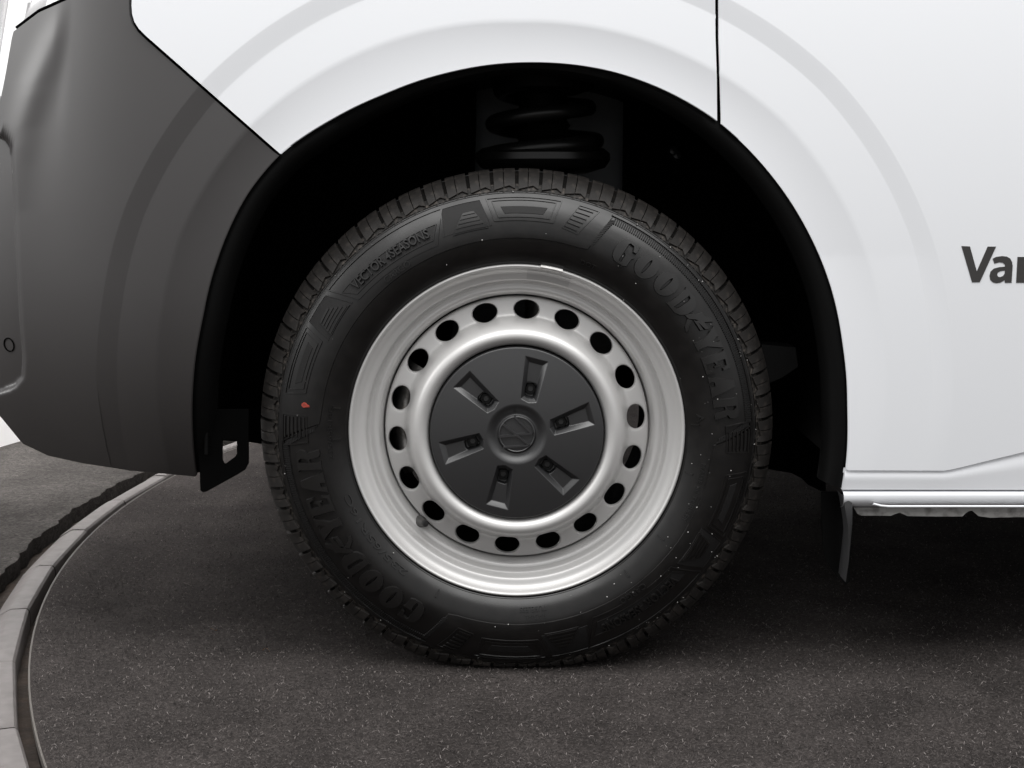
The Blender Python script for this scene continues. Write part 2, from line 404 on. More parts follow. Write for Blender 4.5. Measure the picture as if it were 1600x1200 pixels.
# ---- bumper: polar part by the arch + turned corner
XC = U(128, 400, YB)[0]                       # where the corner grid takes over
def xline(z):                                 # pixel of the joint line X = XC at height z
    return proj(XC, bodyY(XC, z, 9, True), z)
aBt = to_polar(434, 242)[0]; aBb = to_polar(307, 742)[0]
def bottom_py(px): return float(np.interp(px, [-120, -60, 0, 35, 75, 130, 200, 308], [600, 612, 650, 693, 712, 724, 735, 745]))
zl = np.linspace(.99, .26, 61); left = []
for z in zl:
    px, py = xline(z)
    if -58 < py < bottom_py(px)-1: left.append((px, py))
bx = left[-1][0]; left.append((bx, bottom_py(bx)))
seam_b = [(201, -58), (201.5, 8), (202.5, 24), (206, 37), (213, 48.5), (225, 60), (432, 242)]
lp = pol(seam_b, 8)[:-1]+lip_run(aBt, aBb)+pol([(305, 744.6), (200, 735), (bx+3, bottom_py(bx+3))], 8)+[to_polar(*p) for p in left[::-1]]+pol([(left[0][0]+6, -58), (196, -58)], 12)
bumper = vput('front_bumper', region('front_bumper', [lp], body_map(True), .010, np.arange(-112, -40, .75), sorted(qcuts+[3.15, 3.22, 3.4, 3.5, 3.6]), nofold=lambda a, q: from_polar(a, q)[0] < 150, ana=(.12, .012)), 'plastic', label='dark grey plastic front bumper corner')
# corner
s0 = float(np.interp(-XC, -cx, ss))
cols = np.concatenate([[s0-.005], np.linspace(s0, .80, 170)]); NZ = 150
def top_py(px): return float(np.interp(px, [-160, -30, 0, 8, 20, 40, 60, 105, 119, 200], [150, 150, 160, 120, 50, 35, 20, 0, -58, -60]))
A = np.zeros((len(cols), NZ, 3))
for i, s in enumerate(cols):
    X = float(np.interp(s, ss, cx)); yo = float(np.interp(s, ss, cy)); hdg = float(heading(s))
    z = .5
    px0 = proj(X, YB+yo, .6)[0]
    def zat(fn):
        z = .6
        for _ in range(12):
            Y = bodyY(X, z, 9, True); px, py = proj(X, Y, z); z += (py-fn(px))/F*(Y+CAMD)*.9
        return z
    if i < 2: zt, zb = zat(lambda p: -58), zat(bottom_py)
    else: zt, zb = zat(top_py), zat(bottom_py)
    if s > .69: zt, zb = zt_, zb_
    zt_, zb_ = zt, zb
    if i == 0: zt_ = zt
    for j in range(NZ):
        t = j/(NZ-1); z = zt+(zb-zt)*t
        Y = YB+.002+yo+tuck(z)+lean(z)
        px, py = proj(X, Y, z)
        n = Vector((-math.sin(hdg), -math.cos(hdg), 0))
        # soft ridge that runs down from the lamp to the niche
        rx = float(np.interp(py, [-60, 50, 130, 200, 260, 330], [140, 92, 58, 36, 30, 30]))
        amp = float(np.interp(py, [-60, 0, 60, 150, 230, 330], [.000, .001, .0028, .0036, .0028, 0]))
        d = amp*math.exp(-((px-rx)/22.)**2)-amp*.22*math.exp(-((px-rx-36)/28.)**2)
        # recessed niche in the front face
        rb = float(np.interp(py, [200, 215, 232, 300, 400, 500, 560, 590, 605, 620], [-30, 12, 24, 27, 31, 37, 42, 40, 28, -20]))
        k = float(sstep(0, 9, rb-px)); k2 = float(sstep(9, 20, rb-px))
        d *= 1-float(sstep(85, 112, px))
        d -= .004*k+.014*k2
        A[i, j] = (X+n.x*d, Y+n.y*d+(.0015 if i == 0 else 0), z)
A0 = A[0].copy(); A = A[1:]; cols = cols[1:]
ci = fastgrid('bumper_corner', A)
vput('joint_backing', fastgrid('joint_backing', np.stack([A0+np.array([0, .0030, 0]), A[0]+np.array([0, .0026, 0]), A[1]+np.array([0, .0030, 0]), A[3]+np.array([0, .0030, 0])])), 'plastic', bumper)
vput('bumper_corner', ci, 'plastic', bumper)
# front face running across the van
def last(j): return A[-1, j]
P = [[tuple(A[-1, j]) for j in range(0, NZ, 10)], [(A[-1, j][0]-.05, A[-1, j][1]+.6, A[-1, j][2]) for j in range(0, NZ, 10)]]
vput('bumper_front', grid('bumper_front', P), 'plastic', bumper)
# round sensor in the niche
def on_corner(px, py):
    best = None
    for i in range(0, len(cols)):
        for j in range(0, NZ, 2):
            p = A[i, j]; q = proj(*p); d = (q[0]-px)**2+(q[1]-py)**2
            if best is None or d < best[0]: best = (d, i, j)
    _, i, j = best; p = Vector(A[i, j]); n = (Vector(A[min(i+1, len(cols)-1), j])-Vector(A[i-1, j])).cross(Vector(A[i, min(j+1, NZ-1)])-Vector(A[i, j-1])).normalized()
    if n.y > 0: n = -n
    return p, n
p, n = on_corner(13, 537)
q = n.to_track_quat('Z', 'Y')
def cyl(name, p, q, prof, seg=24):
    P = [[Vector(p)+q @ Vector((r*math.cos(2*math.pi*k/seg), r*math.sin(2*math.pi*k/seg), h)) for k in range(seg)] for r, h in prof]
    return grid(name, P, closev=True)
sen = vput('parking_sensor', cyl('parking_sensor', p, q, [(.0105, -.002), (.0105, .0012), (.0092, .0014), (.0086, -.0012), (.0005, -.0012)]), 'black_matte', bumper)
# ---- headlamp at the top left
P = []
for i in range(0, len(cols)):
    p = Vector(A[i, 0]); px, py = proj(*p)
    if px > 150: continue
    P.append([tuple(p+Vector((.0, .014, -.004))), tuple(p+Vector((.004, .006, .004))), tuple(p+Vector((.010, .004, .008))), tuple(p+Vector((.024, .010, .045))), tuple(p+Vector((.036, .03, .14)))])
hl = vput('headlamp', grid('headlamp', P, sharp=60), 'lamp')

vput('lamp_gap', tube('lamp_gap', [tuple(Vector(A[i, 0])+Vector((.001, .002, .0035))) for i in range(len(cols)) if 22 < proj(*A[i, 0])[0] < 104], .0022, 8), 'black_matte', hl)
# ---- cab shell above the frame and underbody (carry the shade below the van)
vput('cab_shell', box('cab_shell', -.50, 3.4, YB+.03, 2.0, .99, 2.35), 'white')
ub = vput('underbody', box('underbody', .56, 3.4, .02, 1.9, .245, .99), 'black_matte')
vput('front_floor', box('front_floor', -.62, -.49, .12, 1.85, .36, .99), 'black_matte', ub)
vput('engine_tray', box('engine_tray', -.52, .56, .62, 1.40, .30, .99), 'black_matte', ub)
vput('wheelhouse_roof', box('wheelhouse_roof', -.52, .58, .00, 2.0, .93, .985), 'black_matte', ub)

# ---- arch liner: rolled edge and tunnel
P = []
prof = [(14, .020), (-.5, .013), (-9, .010), (-19, .012), (-26, .018), (-31, .028), (-33, .040), (-31, .055), (-20, .075), (-8, .10), (4, .20), (8, .50)]
for a in np.arange(-104.5, 107.6, 1.5):
    row = []
    a_rim = a
    for dr, dy in prof:
        a = max(-97.5, min(104, a_rim)) if dy > .06 else a_rim
        r = lip(a)+dr*(1.0 if abs(a) > 40 else .45+.55*abs(a)/40); t = math.radians(a)
        px, py = AC[0]+r*math.sin(t), AC[1]-r*math.cos(t)
        Y0 = YB
        for _ in range(3):
            X, Z = U(px, py, Y0); Y0 = bodyY(X, Z, 0, a < 0, py)
        row.append((X, Y0+dy-.004, Z))
    P.append(row)
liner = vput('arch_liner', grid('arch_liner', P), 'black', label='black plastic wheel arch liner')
def pxplate(name, pts, Y0, Y1, m, parent): return vput(name, prism(name, pts if isinstance(pts[0][0], tuple) else [pts], Y0, Y1), m, parent)
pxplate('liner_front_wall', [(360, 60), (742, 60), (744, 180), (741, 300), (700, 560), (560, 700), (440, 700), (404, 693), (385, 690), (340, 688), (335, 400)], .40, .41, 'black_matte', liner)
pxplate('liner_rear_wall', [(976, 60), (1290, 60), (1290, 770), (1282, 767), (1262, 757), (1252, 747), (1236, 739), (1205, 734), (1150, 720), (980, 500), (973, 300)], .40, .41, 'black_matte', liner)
pxplate('inner_side', [(700, 60), (1010, 60), (1010, 560), (700, 560)], .455, .46, 'innerbody', liner)
# bracket plate at the front lower end of the liner, with its slot
pl = [(309, 640), (313, 766), (317, 769), (323, 768), (372, 741), (383, 734), (388, 724), (388, 640)]
slot = [(347, 687), (370, 687), (370, 709), (367, 714), (352, 725), (349, 724), (347, 719)]
pxplate('liner_bracket', [pl, slot], .028, .034, 'black_matte', liner)
vput('bracket_rib', tube('bracket_rib', [(U(322, y, .02)[0], .022, U(322, y, .02)[1]) for y in range(600, 716, 10)], .003, 8), 'black', liner)
# push clips
for px, py, Y in ((633, 146, .10), (1058, 243, .30), (1052, 236, .30)):
    X, Z = U(px, py, Y)
    vput('liner_clip', cyl('liner_clip', (X, Y, Z), Vector((0, -1, .2)).to_track_quat('Z', 'Y'), [(.008, -.01), (.008, 0), (.006, .003), (.001, .004)], 14), 'spring', liner)
pxplate('steering_arm', [(1190, 538), (1243, 543), (1247, 573), (1222, 590), (1190, 604)], .20, .26, 'darksteel', van)
# mud flap
mf = pxplate('mud_flap', [(1283, 768), (1320, 770), (1331, 800), (1328, 908), (1322, 914), (1306, 899), (1293, 880), (1286, 850)], .02, .026, 'black', van)
P = []
for y, xl, xr, d in [(776, 1319, 1329, .012), (778, 1318.5, 1332, .006), (784, 1319.5, 1333, .004), (800, 1322, 1333, .002), (820, 1325, 1332.5, .002), (842, 1327.5, 1332, .006), (880, 1327, 1330, .012), (914, 1325, 1326.5, .018)]:
    P.append([(U(x, y, YB)[0], YB+d+k, U(x, y, YB)[1]) for x, k in ((xl, .03), (xl, .0), (xl+(xr-xl)*.5, -.002), (xr-.5, .0), (xr, .006), (xr, .05))])
vput('flap_edge', grid('flap_edge', P), 'flap', mf)

# ---- spring and strut
sx, _ = U(848, 240, .20); SY = .20
def zpx(py, Y=SY): return U(848, py, Y)[1]
strut = empty('suspension_strut', van, loc=Vector((sx, SY, .4))-VL, label='black coil spring and strut inside the arch')
def sput(name, me, m):
    me.transform(__import__('mathutils').Matrix.Translation(-Vector((sx, SY, .4)))); return put(name, me, m, strut)
pts = []
for k in range(0, 260):
    t = k/259; a = 2*math.pi*2.35*t+2.6
    z = zpx(250)+(zpx(128)-zpx(250))*t; r = .088-.028*t
    pts.append((sx+r*math.cos(a), SY+r*math.sin(a), z))
sput('coil_spring', tube('coil_spring', pts, .0115, 12), 'spring')
zup = Vector((0, 0, 1)).to_track_quat('Z', 'Y')
sput('spring_seat', cyl('spring_seat', (sx, SY, 0), zup, [(.03, zpx(275)), (.070, zpx(270)), (.094, zpx(262)), (.102, zpx(250)), (.101, zpx(240)), (.092, zpx(232)), (.06, zpx(228)), (.04, zpx(222))], 48), 'spring')
sput('dust_boot', cyl('dust_boot', (sx, SY, 0), zup, [(.036, zpx(300)), (.036, zpx(232)), (.042, zpx(226)), (.036, zpx(219)), (.043, zpx(212)), (.036, zpx(204)), (.042, zpx(196)), (.036, zpx(188)), (.041, zpx(178)), (.036, zpx(168)), (.036, zpx(90))], 32), 'black')
sput('strut_tube', cyl('strut_tube', (sx, SY, 0), zup, [(.026, .42), (.026, zpx(262))], 24), 'steel')
sput('upper_mount', cyl('upper_mount', (sx, SY, 0), zup, [(.05, zpx(148)), (.075, zpx(140)), (.08, zpx(120)), (.08, zpx(60))], 32), 'black')

# ================================================================== WHEEL
XW, ZW = U(807.5, 676, 0)
wheel = empty('wheel', van, loc=Vector((XW, 0, ZW))-VL, label='silver steel front wheel with black cap and winter-capable tyre')
def wput(name, me, m, **k): return put(name, me, m, wheel, **k)
K = 1/1110.                                   # wheel-plane metres per photo pixel
def sq(x, y, z):                              # flatten against the floor (wheel-local z)
    zf = -ZW
    lo = zf+.0008
    if z < lo+.012:
        e = lo+.012-z; z2 = lo+.012*math.exp(-e/.012)
        y -= .45*max(0, z2-z) if y < .09 else 0
        z = z2
    return x, y, z
def wp(a, r, y):
    t = math.radians(a); return sq(r*math.sin(t), y, r*math.cos(t))
def spline(pts, n=12):
    P = [np.array(p, float) for p in pts]; P = [2*P[0]-P[1]]+P+[2*P[-1]-P[-2]]; out = []
    for i in range(1, len(P)-2):
        for k in range(n):
            t = k/n; p0, p1, p2, p3 = P[i-1:i+3]
            out.append(.5*((2*p1)+(-p0+p2)*t+(2*p0-5*p1+4*p2-p3)*t*t+(-p0+3*p1-3*p2+p3)*t**3))
    out.append(P[-2]); return np.array(out)
SW = spline([(r_ if r_ < .331 else .331+(r_-.331)*1.22, y_) for r_, y_ in [(.224, .020), (.232, .006), (.240, -.002), (.252, -.0105), (.266, -.0155), (.279, -.017), (.294, -.0155), (.310, -.010), (.322, -.004), (.331, .002), (.339, .009), (.346, .017), (.3515, .027), (.356, .040), (.3585, .056)]], 8)
su = np.concatenate([[0], np.cumsum(np.hypot(*np.diff(SW, axis=0).T))])
def sw_u(u, h=0.0):
    r = float(np.interp(u, su, SW[:, 0])); y = float(np.interp(u, su, SW[:, 1]))
    e = .0015; dr = np.interp(u+e, su, SW[:, 0])-np.interp(u-e, su, SW[:, 0]); dy = np.interp(u+e, su, SW[:, 1])-np.interp(u-e, su, SW[:, 1])
    L = math.hypot(dr, dy) or 1; return r+h*dy/L, y-h*dr/L
def sw_r(r, h=0.0): return sw_u(float(np.interp(r, SW[:, 0], su)), h)
def smap(a, rp, h):
    r, y = sw_r(rp*K, h*1.5 if h > 0 else h); return wp(a, r, y)
# carcass
crown = [(r_+.0062 if r_ > .33 else r_, y_) for r_, y_ in [(.3592, .068), (.3515, .0695), (.3515, .078), (.3605, .0795), (.3605, .118), (.352, .1195), (.352, .1305), (.3605, .132), (.3605, .168), (.352, .1695), (.352, .179), (.3592, .181), (.356, .21), (.346, .233), (.325, .246), (.28, .262), (.24, .25), (.226, .232)]]
prof = [tuple(p) for p in SW]+crown
P = [[wp(a, r, y) for r, y in prof] for a in np.arange(0, 360, 1.0)]
tyre = wput('tyre', grid('tyre', P, closeu=True, sharp=50), 'rubber', label='black all-season tyre with raised sidewall lettering')
# thin circumferential ridges and the dark groove band under the blocks
def ring(name, prof, m, n=360, **k): return wput(name, grid(name, [[wp(a, r, y) for r, y in prof] for a in np.arange(0, 360, 360/n)], closeu=True, sharp=40), m, **k)
def ridge(name, rp, wd, h):
    pts = [sw_r((rp-wd)*K, -.0004), sw_r((rp-wd*.4)*K, h), sw_r((rp+wd*.4)*K, h), sw_r((rp+wd)*K, -.0004)]; ring(name, pts, 'rubber')
ridge('sidewall_ridge', 372.5, 2.2, .0007); ridge('sidewall_ridge', 266, 1.5, .0006)
ring('groove_band', [sw_u(u, .0003) for u in np.linspace(float(np.interp(.3460, SW[:, 0], su)), su[-1], 9)], 'groove')
ring('shoulder_band', [sw_r(r_*K, .0005) for r_ in (374.5, 376, 378, 380, 382, 385)], 'dust')
# shoulder tread blocks
uz = float(np.interp(.3380, SW[:, 0], su)); ut = su[-1]-.002
def block_mesh(a0, w, rot):
    """one shoulder block cut by a sipe, zigzag lower edge and a small chevron; angles in degrees"""
    bm = bmesh.new()
    def piece(x0, x1, lo0, lo1, h0=.0052):
        for_u = 6; top = []; bot = []
        for j in range(for_u+1):
            t = j/for_u; rowt = []; rowb = []
            for x, lo in ((x0, lo0), (x1, lo1)):
                u = lo+(ut-lo)*t
                h = h0*(.62 if j == 0 else 1)
                for row, hh in ((rowt, h), (rowb, -.001)):
                    r, y = sw_u(u, hh); row.append(bm.verts.new(wp(rot+a0+x*w, r, y)))
            top.append(rowt); bot.append(rowb)
        for j in range(for_u):
            bm.faces.new((top[j][0], top[j][1], top[j+1][1], top[j+1][0]))
            bm.faces.new((top[j][0], top[j+1][0], bot[j+1][0], bot[j][0])); bm.faces.new((top[j][1], bot[j][1], bot[j+1][1], top[j+1][1]))
        bm.faces.new((top[0][0], bot[0][0], bot[0][1], top[0][1])); bm.faces.new((top[-1][0], top[-1][1], bot[-1][1], bot[-1][0]))
    d = .0052
    piece(.075, .455, uz+.0002, uz+d*.75); piece(.49, .70, uz+d*.85, uz+d*1.25); piece(.70, .925, uz+d*1.25, uz+d*.2)
    # chevron below
    for x0, l0, x1, l1 in ((.40, -.0045, .60, -.0012), (.60, -.0012, .80, -.0040)):
        vs = []
        for x, l in ((x0, l0), (x1, l1)):
            for dl, hh in ((0, -.0004), (.0003, .0011), (.0018, .0011), (.0022, -.0004)):
                r, y = sw_u(uz+l+dl, hh); vs.append(bm.verts.new(wp(rot+a0+x*w, r, y)))
        for k in range(3): bm.faces.new((vs[k], vs[k+1], vs[k+5], vs[k+4]))
    return finish(bm, 'tread_block', 25)
pit = [1.0, .9, 1.1, 1.0, 1.12, .92, 1.05, .9, 1.0, 1.1, .95]
seq = [pit[(k*3+k//7) % 11] for k in range(66)]; tot = sum(seq); a = 0.0; cache = {}
for s in seq:
    wd = 360*s/tot; mid = (a+wd/2) % 360
    if 125 < mid < 235: wput('tread_block', block_mesh(0, wd, a), 'tread')
    else:
        key = round(wd, 3)
        if key not in cache: cache[key] = block_mesh(0, wd, 0)
        b = wput('tread_block', cache[key], 'tread'); b.rotation_euler = (0, math.radians(a), 0)
    a += wd
# ---- sidewall relief
def relief(name, loops, h, m='rubber', **k):
    us = [p[0] for l in loops for p in l]; vs = [p[1] for l in loops for p in l]
    loops = [dens_polar(l) for l in loops]
    me = region(name, loops, smap, -.0006, np.arange(math.floor(min(us)), max(us), 2.0)[1:], np.arange(math.floor(min(vs)), max(vs), 6.0)[1:], top=h, sharp=30, slope=1.3, uk=5.8)
    return wput(name, me, m, **k)
def dens_polar(l):
    out = []
    for i in range(len(l)):
        a, b = l[i], l[(i+1) % len(l)]; n = max(1, int(max(abs(b[0]-a[0])/1.5, abs(b[1]-a[1])/8)))
        out += [(a[0]+(b[0]-a[0])*t/n, a[1]+(b[1]-a[1])*t/n) for t in range(n)]
    return out
def merged(name, polys, h, m='rubber', slope=.9, **k):
    """several small raised pieces of one mark in one mesh"""
    bm = bmesh.new()
    for p in polys:
        b = region_bm([dens_polar(p)])
        low = fold(b, None, slope, 5.8)
        for v in b.verts: v.co = smap(v.co.x, v.co.y, -.0005 if v in low else h)
        t = bpy.data.meshes.new('t'); b.to_mesh(t); b.free(); bm.from_mesh(t); bpy.data.meshes.remove(t)
    return wput(name, finish(bm, name, 30), m, **k)
def pline(pts, wd, closed=True):
    """thin strips along a polar polyline; wd in px"""
    out = []
    n = len(pts)
    for i in range(n if closed else n-1):
        (a0, r0), (a1, r1) = pts[i], pts[(i+1) % n]
        rm = (r0+r1)/2; k = math.pi/180*rm
        d = Vector(((a1-a0)*k, r1-r0)); L = d.length; d /= L; nrm = Vector((-d.y, d.x))*wd/2
        out.append([(a0+nrm.x/k, r0+nrm.y), (a1+nrm.x/k, r1+nrm.y), (a1-nrm.x/k, r1-nrm.y), (a0-nrm.x/k, r0-nrm.y)])
    return out
def lerp2(q, s, t):                           # quad q: outer-left, outer-right, inner-right, inner-left
    a = Vector(q[0]).lerp(Vector(q[1]), s); b = Vector(q[3]).lerp(Vector(q[2]), s); return tuple(a.lerp(b, t))
def letter_ring(outer, inner): return [[outer[i], outer[(i+1) % len(outer)], inner[(i+1) % len(inner)], inner[i]] for i in range(len(outer))]
def ell(cx, cy, rx, ry, n=20): return [(cx+rx*math.cos(2*math.pi*k/n), cy+ry*math.sin(2*math.pi*k/n)) for k in range(n)]
GL = {'O': letter_ring(ell(.5, .5, .5, .5), ell(.5, .5, .075, .34)),
      'G': [[(.02, .35), (.10, .15), (.28, .02), (.50, .0), (.50, .08), (.45, .15), (.44, .85), (.50, .92), (.50, 1), (.28, .98), (.10, .85), (.02, .65)],
            [(.50, .92), (.70, .88), (.80, .68), (.94, .68), (.92, 1), (.84, .97), (.50, 1)],
            [(.50, 0), (.75, 0), (.92, .06), (.92, .40), (1, .48), (.52, .48), (.60, .40), (.60, .10), (.50, .08)]],
      'D': [[(0, 0), (.36, 0), (.36, 1), (0, 1), (.07, .92), (.07, .08)], [(.36, 0), (.6, 0), (.85, .12), (1, .35), (1, .65), (.85, .88), (.6, 1), (.36, 1), (.36, .88), (.50, .84), (.54, .72), (.54, .28), (.50, .16), (.36, .12)]],
      'Y': [[(.30, 0), (.78, 0), (.70, .08), (.70, .42), (.98, .92), (1, 1), (.68, 1), (.72, .92), (.60, .66), (.46, .92), (.50, 1), (0, 1), (.06, .92), (.36, .40), (.36, .08)]],
      'E': [[(0, 0), (.95, 0), (1, .32), (.90, .30), (.80, .12), (.44, .10), (.44, .45), (.62, .48), (.66, .38), (.72, .38), (.72, .68), (.66, .68), (.62, .56), (.44, .55), (.44, .90), (.76, .88), (.86, .70), (.96, .70), (.92, 1), (0, 1), (.07, .92), (.07, .08)]],
      'A': [[(0, 0), (.34, 0), (.28, .08), (.32, .22), (.50, .22), (.52, .08), (.46, 0), (1, 0), (.94, .08), (.66, 1), (.40, 1), (.07, .08)]],
      'R': [[(0, 0), (.46, 0), (.40, .08), (.40, .92), (.46, 1), (0, 1), (.07, .92), (.07, .08)], [(.40, .44), (.56, .46), (.66, .08), (.78, 0), (1, .02), (.98, .10), (.86, .46), (.78, .52), (.94, .62), (.96, .82), (.84, .96), (.6, 1), (.46, 1), (.40, .92), (.52, .90), (.60, .80), (.60, .62), (.52, .52), (.40, .50)]]}
wing = [[(0, .30), (.22, .34), (.40, .52), (.62, .62), (.85, .95), (.70, .98), (.48, .80), (.34, .82), (.24, .62), (.06, .46)], [(.44, .50), (.95, .62), (1.0, .72), (.66, .70)], [(.36, .44), (.88, .46), (.92, .55), (.50, .52)], [(.18, .30), (.40, .10), (.62, .04), (.64, .12), (.46, .22), (.34, .40)]]
def polar_text(name, s, a0, a1, r0, hpx, h, bold=.0, shear=0, **k):
    me = text2d(s, bold-.012, shear, .1); co = np.array([v.co[:] for v in me.vertices]); mn, mx_ = co.min(0), co.max(0)
    for v in me.vertices:
        x = (v.co.x-mn[0])/(mx_[0]-mn[0]); y = (v.co.y-mn[1])/(mx_[1]-mn[1])
        v.co = smap(a0+(a1-a0)*x, r0+hpx*y, h if v.co.z > .11 else -.0006)
    bm = bmesh.new(); bm.from_mesh(me); bpy.data.meshes.remove(me); bmesh.ops.remove_doubles(bm, verts=bm.verts[:], dist=1e-6)
    return wput(name, finish(bm, name, 30), 'letter', **k)
for half, o in ((0, 0.0), (1, 180.0)):
    def sh(l): return [(p[0]+o, p[1]) for p in l]
    # raised outer band between the maker's name panels, slanted ends
    band = [(-91, 366)]+[(a_, 366) for a_ in range(-88, 23, 4)]+[(23.6, 364), (20.6, 306)]+[(a_, 304) for a_ in range(18, -84, -4)]+[(-86.8, 306)]
    relief('sidewall_band', [sh(band)], .0011)
    T1 = [(-7.4, 364), (10.8, 364), (9.6, 330), (-5.9, 330)]; T2 = [(-80.2, 364), (-63.0, 364), (-64.2, 332), (-78.8, 332)]
    for T in (T1, T2):
        ol = pline(sh(T), 1.6)+pline(sh([lerp2(T, .06, .12), lerp2(T, .94, .12), lerp2(T, .92, .86), lerp2(T, .08, .86)]), 1.1)
        merged('sidewall_outline', ol, .0019)
        relief('sidewall_panel', [sh([lerp2(T, .16, .40), lerp2(T, .84, .40), lerp2(T, .80, .70), lerp2(T, .20, .70)])], .0016, 'knurl')
    for O_, q in (((-18.6, 364, -8.9, 364, -6.9, 324, -20.0, 324), [(-13.6, 349), (-10.9, 349), (-7.8, 321), (-17.6, 321)]), ((-61.6, 364, -53.9, 364, -50.9, 324, -63.2, 324), [(-60.2, 348), (-56.2, 350), (-51.8, 325), (-61.5, 323)])):
        relief('knurled_panel', [sh([(O_[0], O_[1]), (O_[2], O_[3]), (O_[4], O_[5]), (O_[6], O_[7])])], .0014, 'knurl')
        merged('sidewall_outline', pline(sh([(O_[0], O_[1]), (O_[2], O_[3]), (O_[4], O_[5])]), 1.4, False)+pline(sh([(O_[0], O_[1]), (O_[6], O_[7])]), 1.4, False), .0018)
        relief('ribbed_wedge', [sh(q)], .0021)
        merged('wedge_rib', [x for i in range(5) for x in pline(sh([lerp2(q, .03, .1+i*.2), lerp2(q, .97, .1+i*.2)]), 1.8, False)], .0029)
    for q in ([(15.2, 364), (20.2, 364), (16.6, 322), (12.2, 326)], [(-85.2, 364), (-85.0, 326), (-92.2, 324), (-93.0, 364)]):
        merged('sidewall_outline', pline(sh(q), 1.4), .0018)
        ax = (0, 1) if q[0][0] > 0 else (1, 0)
        ribs = []
        for i in range(6):
            t = .10+i*.16
            p0, p1 = (lerp2(q, .06, t), lerp2(q, .80, t)) if ax == (0, 1) else (lerp2(q, t, .06), lerp2(q, t, .75))
            ribs += pline(sh([p0, p1]), 2.2, False)
        merged('wedge_rib', ribs, .0022)
    V = [(-52.6, 365), (-18.2, 365), (-22.4, 316), (-49.0, 320)]
    merged('sidewall_outline', [p for i in range(4) for p in pline([sh([V[i], V[(i+1) % 4]])[0], sh([V[i], V[(i+1) % 4]])[1]], 1.6, False)], .0019)
    relief('knurled_panel', [sh([(-50.6, 346), (-20.8, 346), (-23.0, 325), (-48.2, 327)])], .0014, 'knurl')
    merged('sidewall_outline', pline(sh([(-50.6, 346), (-20.8, 346), (-23.0, 325), (-48.2, 327)]), 1.2), .0019)
    polar_text('raised_lettering', 'VECTOR 4SEASONS', -47.6+o, -23.4+o, 330, 15, .0034, .02, label='raised words VECTOR 4SEASONS')
    polar_text('raised_lettering', 'CARGO', -40.2+o, -31.4+o, 307, 10, .0030, .02, label='raised word CARGO')
    # maker's name
    polys = []
    for ch, ac, wd in (('G', 30.3, 5.9), ('O', 37.3, 6.2), ('O', 44.4, 6.2), ('D', 51.4, 6.0), ('Y', 63.6, 6.0), ('E', 69.9, 5.4), ('A', 76.2, 6.4), ('R', 82.8, 6.0)):
        for p in GL[ch]: polys.append([(o+ac-wd/2+wd*x+.5*(y-.5), 307+37*y) for x, y in p])
    for p in wing: polys.append([(o+54.2+6.6*x, 303+46*y) for x, y in p])
    merged('raised_lettering', polys, .0026, 'letter', slope=1.4, label="raised maker's name GOODYEAR with winged foot")
    # serrated border of the name panel
    ser = [[(o+a_, 356), (o+a_, 365), (o+a_+.28, 365), (o+a_+.28, 356)] for a_ in np.arange(24.4, 87.4, .56)]
    ser += [[(o+23.4-t*3.2, 360-t*50), (o+24.6-t*3.2, 362-t*50), (o+24.7-t*3.2, 360-t*50), (o+23.5-t*3.2, 358-t*50)] for t in np.arange(.02, .95, .06)]
    ser += [[(o+88.0+t*4.8, 361-t*50), (o+86.6+t*4.8, 361-t*50), (o+86.6+t*4.8, 359-t*50), (o+88.0+t*4.8, 359-t*50)] for t in np.arange(.02, .95, .05)]
    merged('serrated_border', ser, .0013, 'knurl', slope=.4, kind='stuff')
    merged('sidewall_outline', pline(sh([(23.4, 367)]+[(a_, 367) for a_ in range(26, 88, 3)]+[(88, 367), (92.6, 309)]), 1.5, False), .0014)
polar_text('raised_lettering', '235/65R16C', 218, 250, 278, 10, .0012, .01, label='raised tyre size 235/65R16C')
polar_text('raised_lettering', 'TUBELESS', 170.5, 179, 278, 8, .0009, label='raised word TUBELESS')
polar_text('raised_lettering', 'RADIAL', 171, 177.5, 290, 7, .0009, label='raised word RADIAL')
polar_text('raised_lettering', 'MADE IN TURKEY', 99, 118, 291, 7, .0010, label='small raised line of words')
polar_text('raised_lettering', 'A', 83.5, 86.5, 280, 11, .0010, label='raised letter A')
polar_text('raised_lettering', '235/65R16C', 262, 279, 287, 7, .0008, label='small raised tyre size')
polar_text('raised_lettering', 'DOT', 20, 25, 281, 7, .0010, label='raised letters DOT')
for a_, r_ in ((87, 278), (103, 276), (126, 280), (142, 282), (206, 284), (268, 281), (278, 283)): merged('mould_mark', [[(a_, r_-6), (a_+.35, r_-6), (a_+.35, r_+6), (a_, r_+6)]], .0012)
merged('paint_dot', [ell(-82.0, 331, .65, 4, 12), [(-82.6, 331), (-81.6, 330), (-81.9, 324), (-82.3, 323)]], .0024, 'red')

# ---- rim
RP = spline([(.2255, .022), (.2345, .012), (.2370, .0045), (.2365, -.0015), (.2343, -.0034), (.2318, -.0015), (.2290, .0040), (.2235, .0095), (.2158, .0122), (.2130, .0160), (.2112, .0255), (.2082, .0285), (.2015, .0270), (.1960, .0305), (.1926, .0420), (.1912, .058), (.1910, .066)], 5)
rim = ring('rim', [tuple(p) for p in RP], 'silver', 240, label='silver steel rim with round vent holes')
ring('rim_barrel', [(.1910, .065), (.190, .12), (.190, .21)], 'black_matte', 120)  # barrel coloured black to stand in for the unlit inside of the wheel
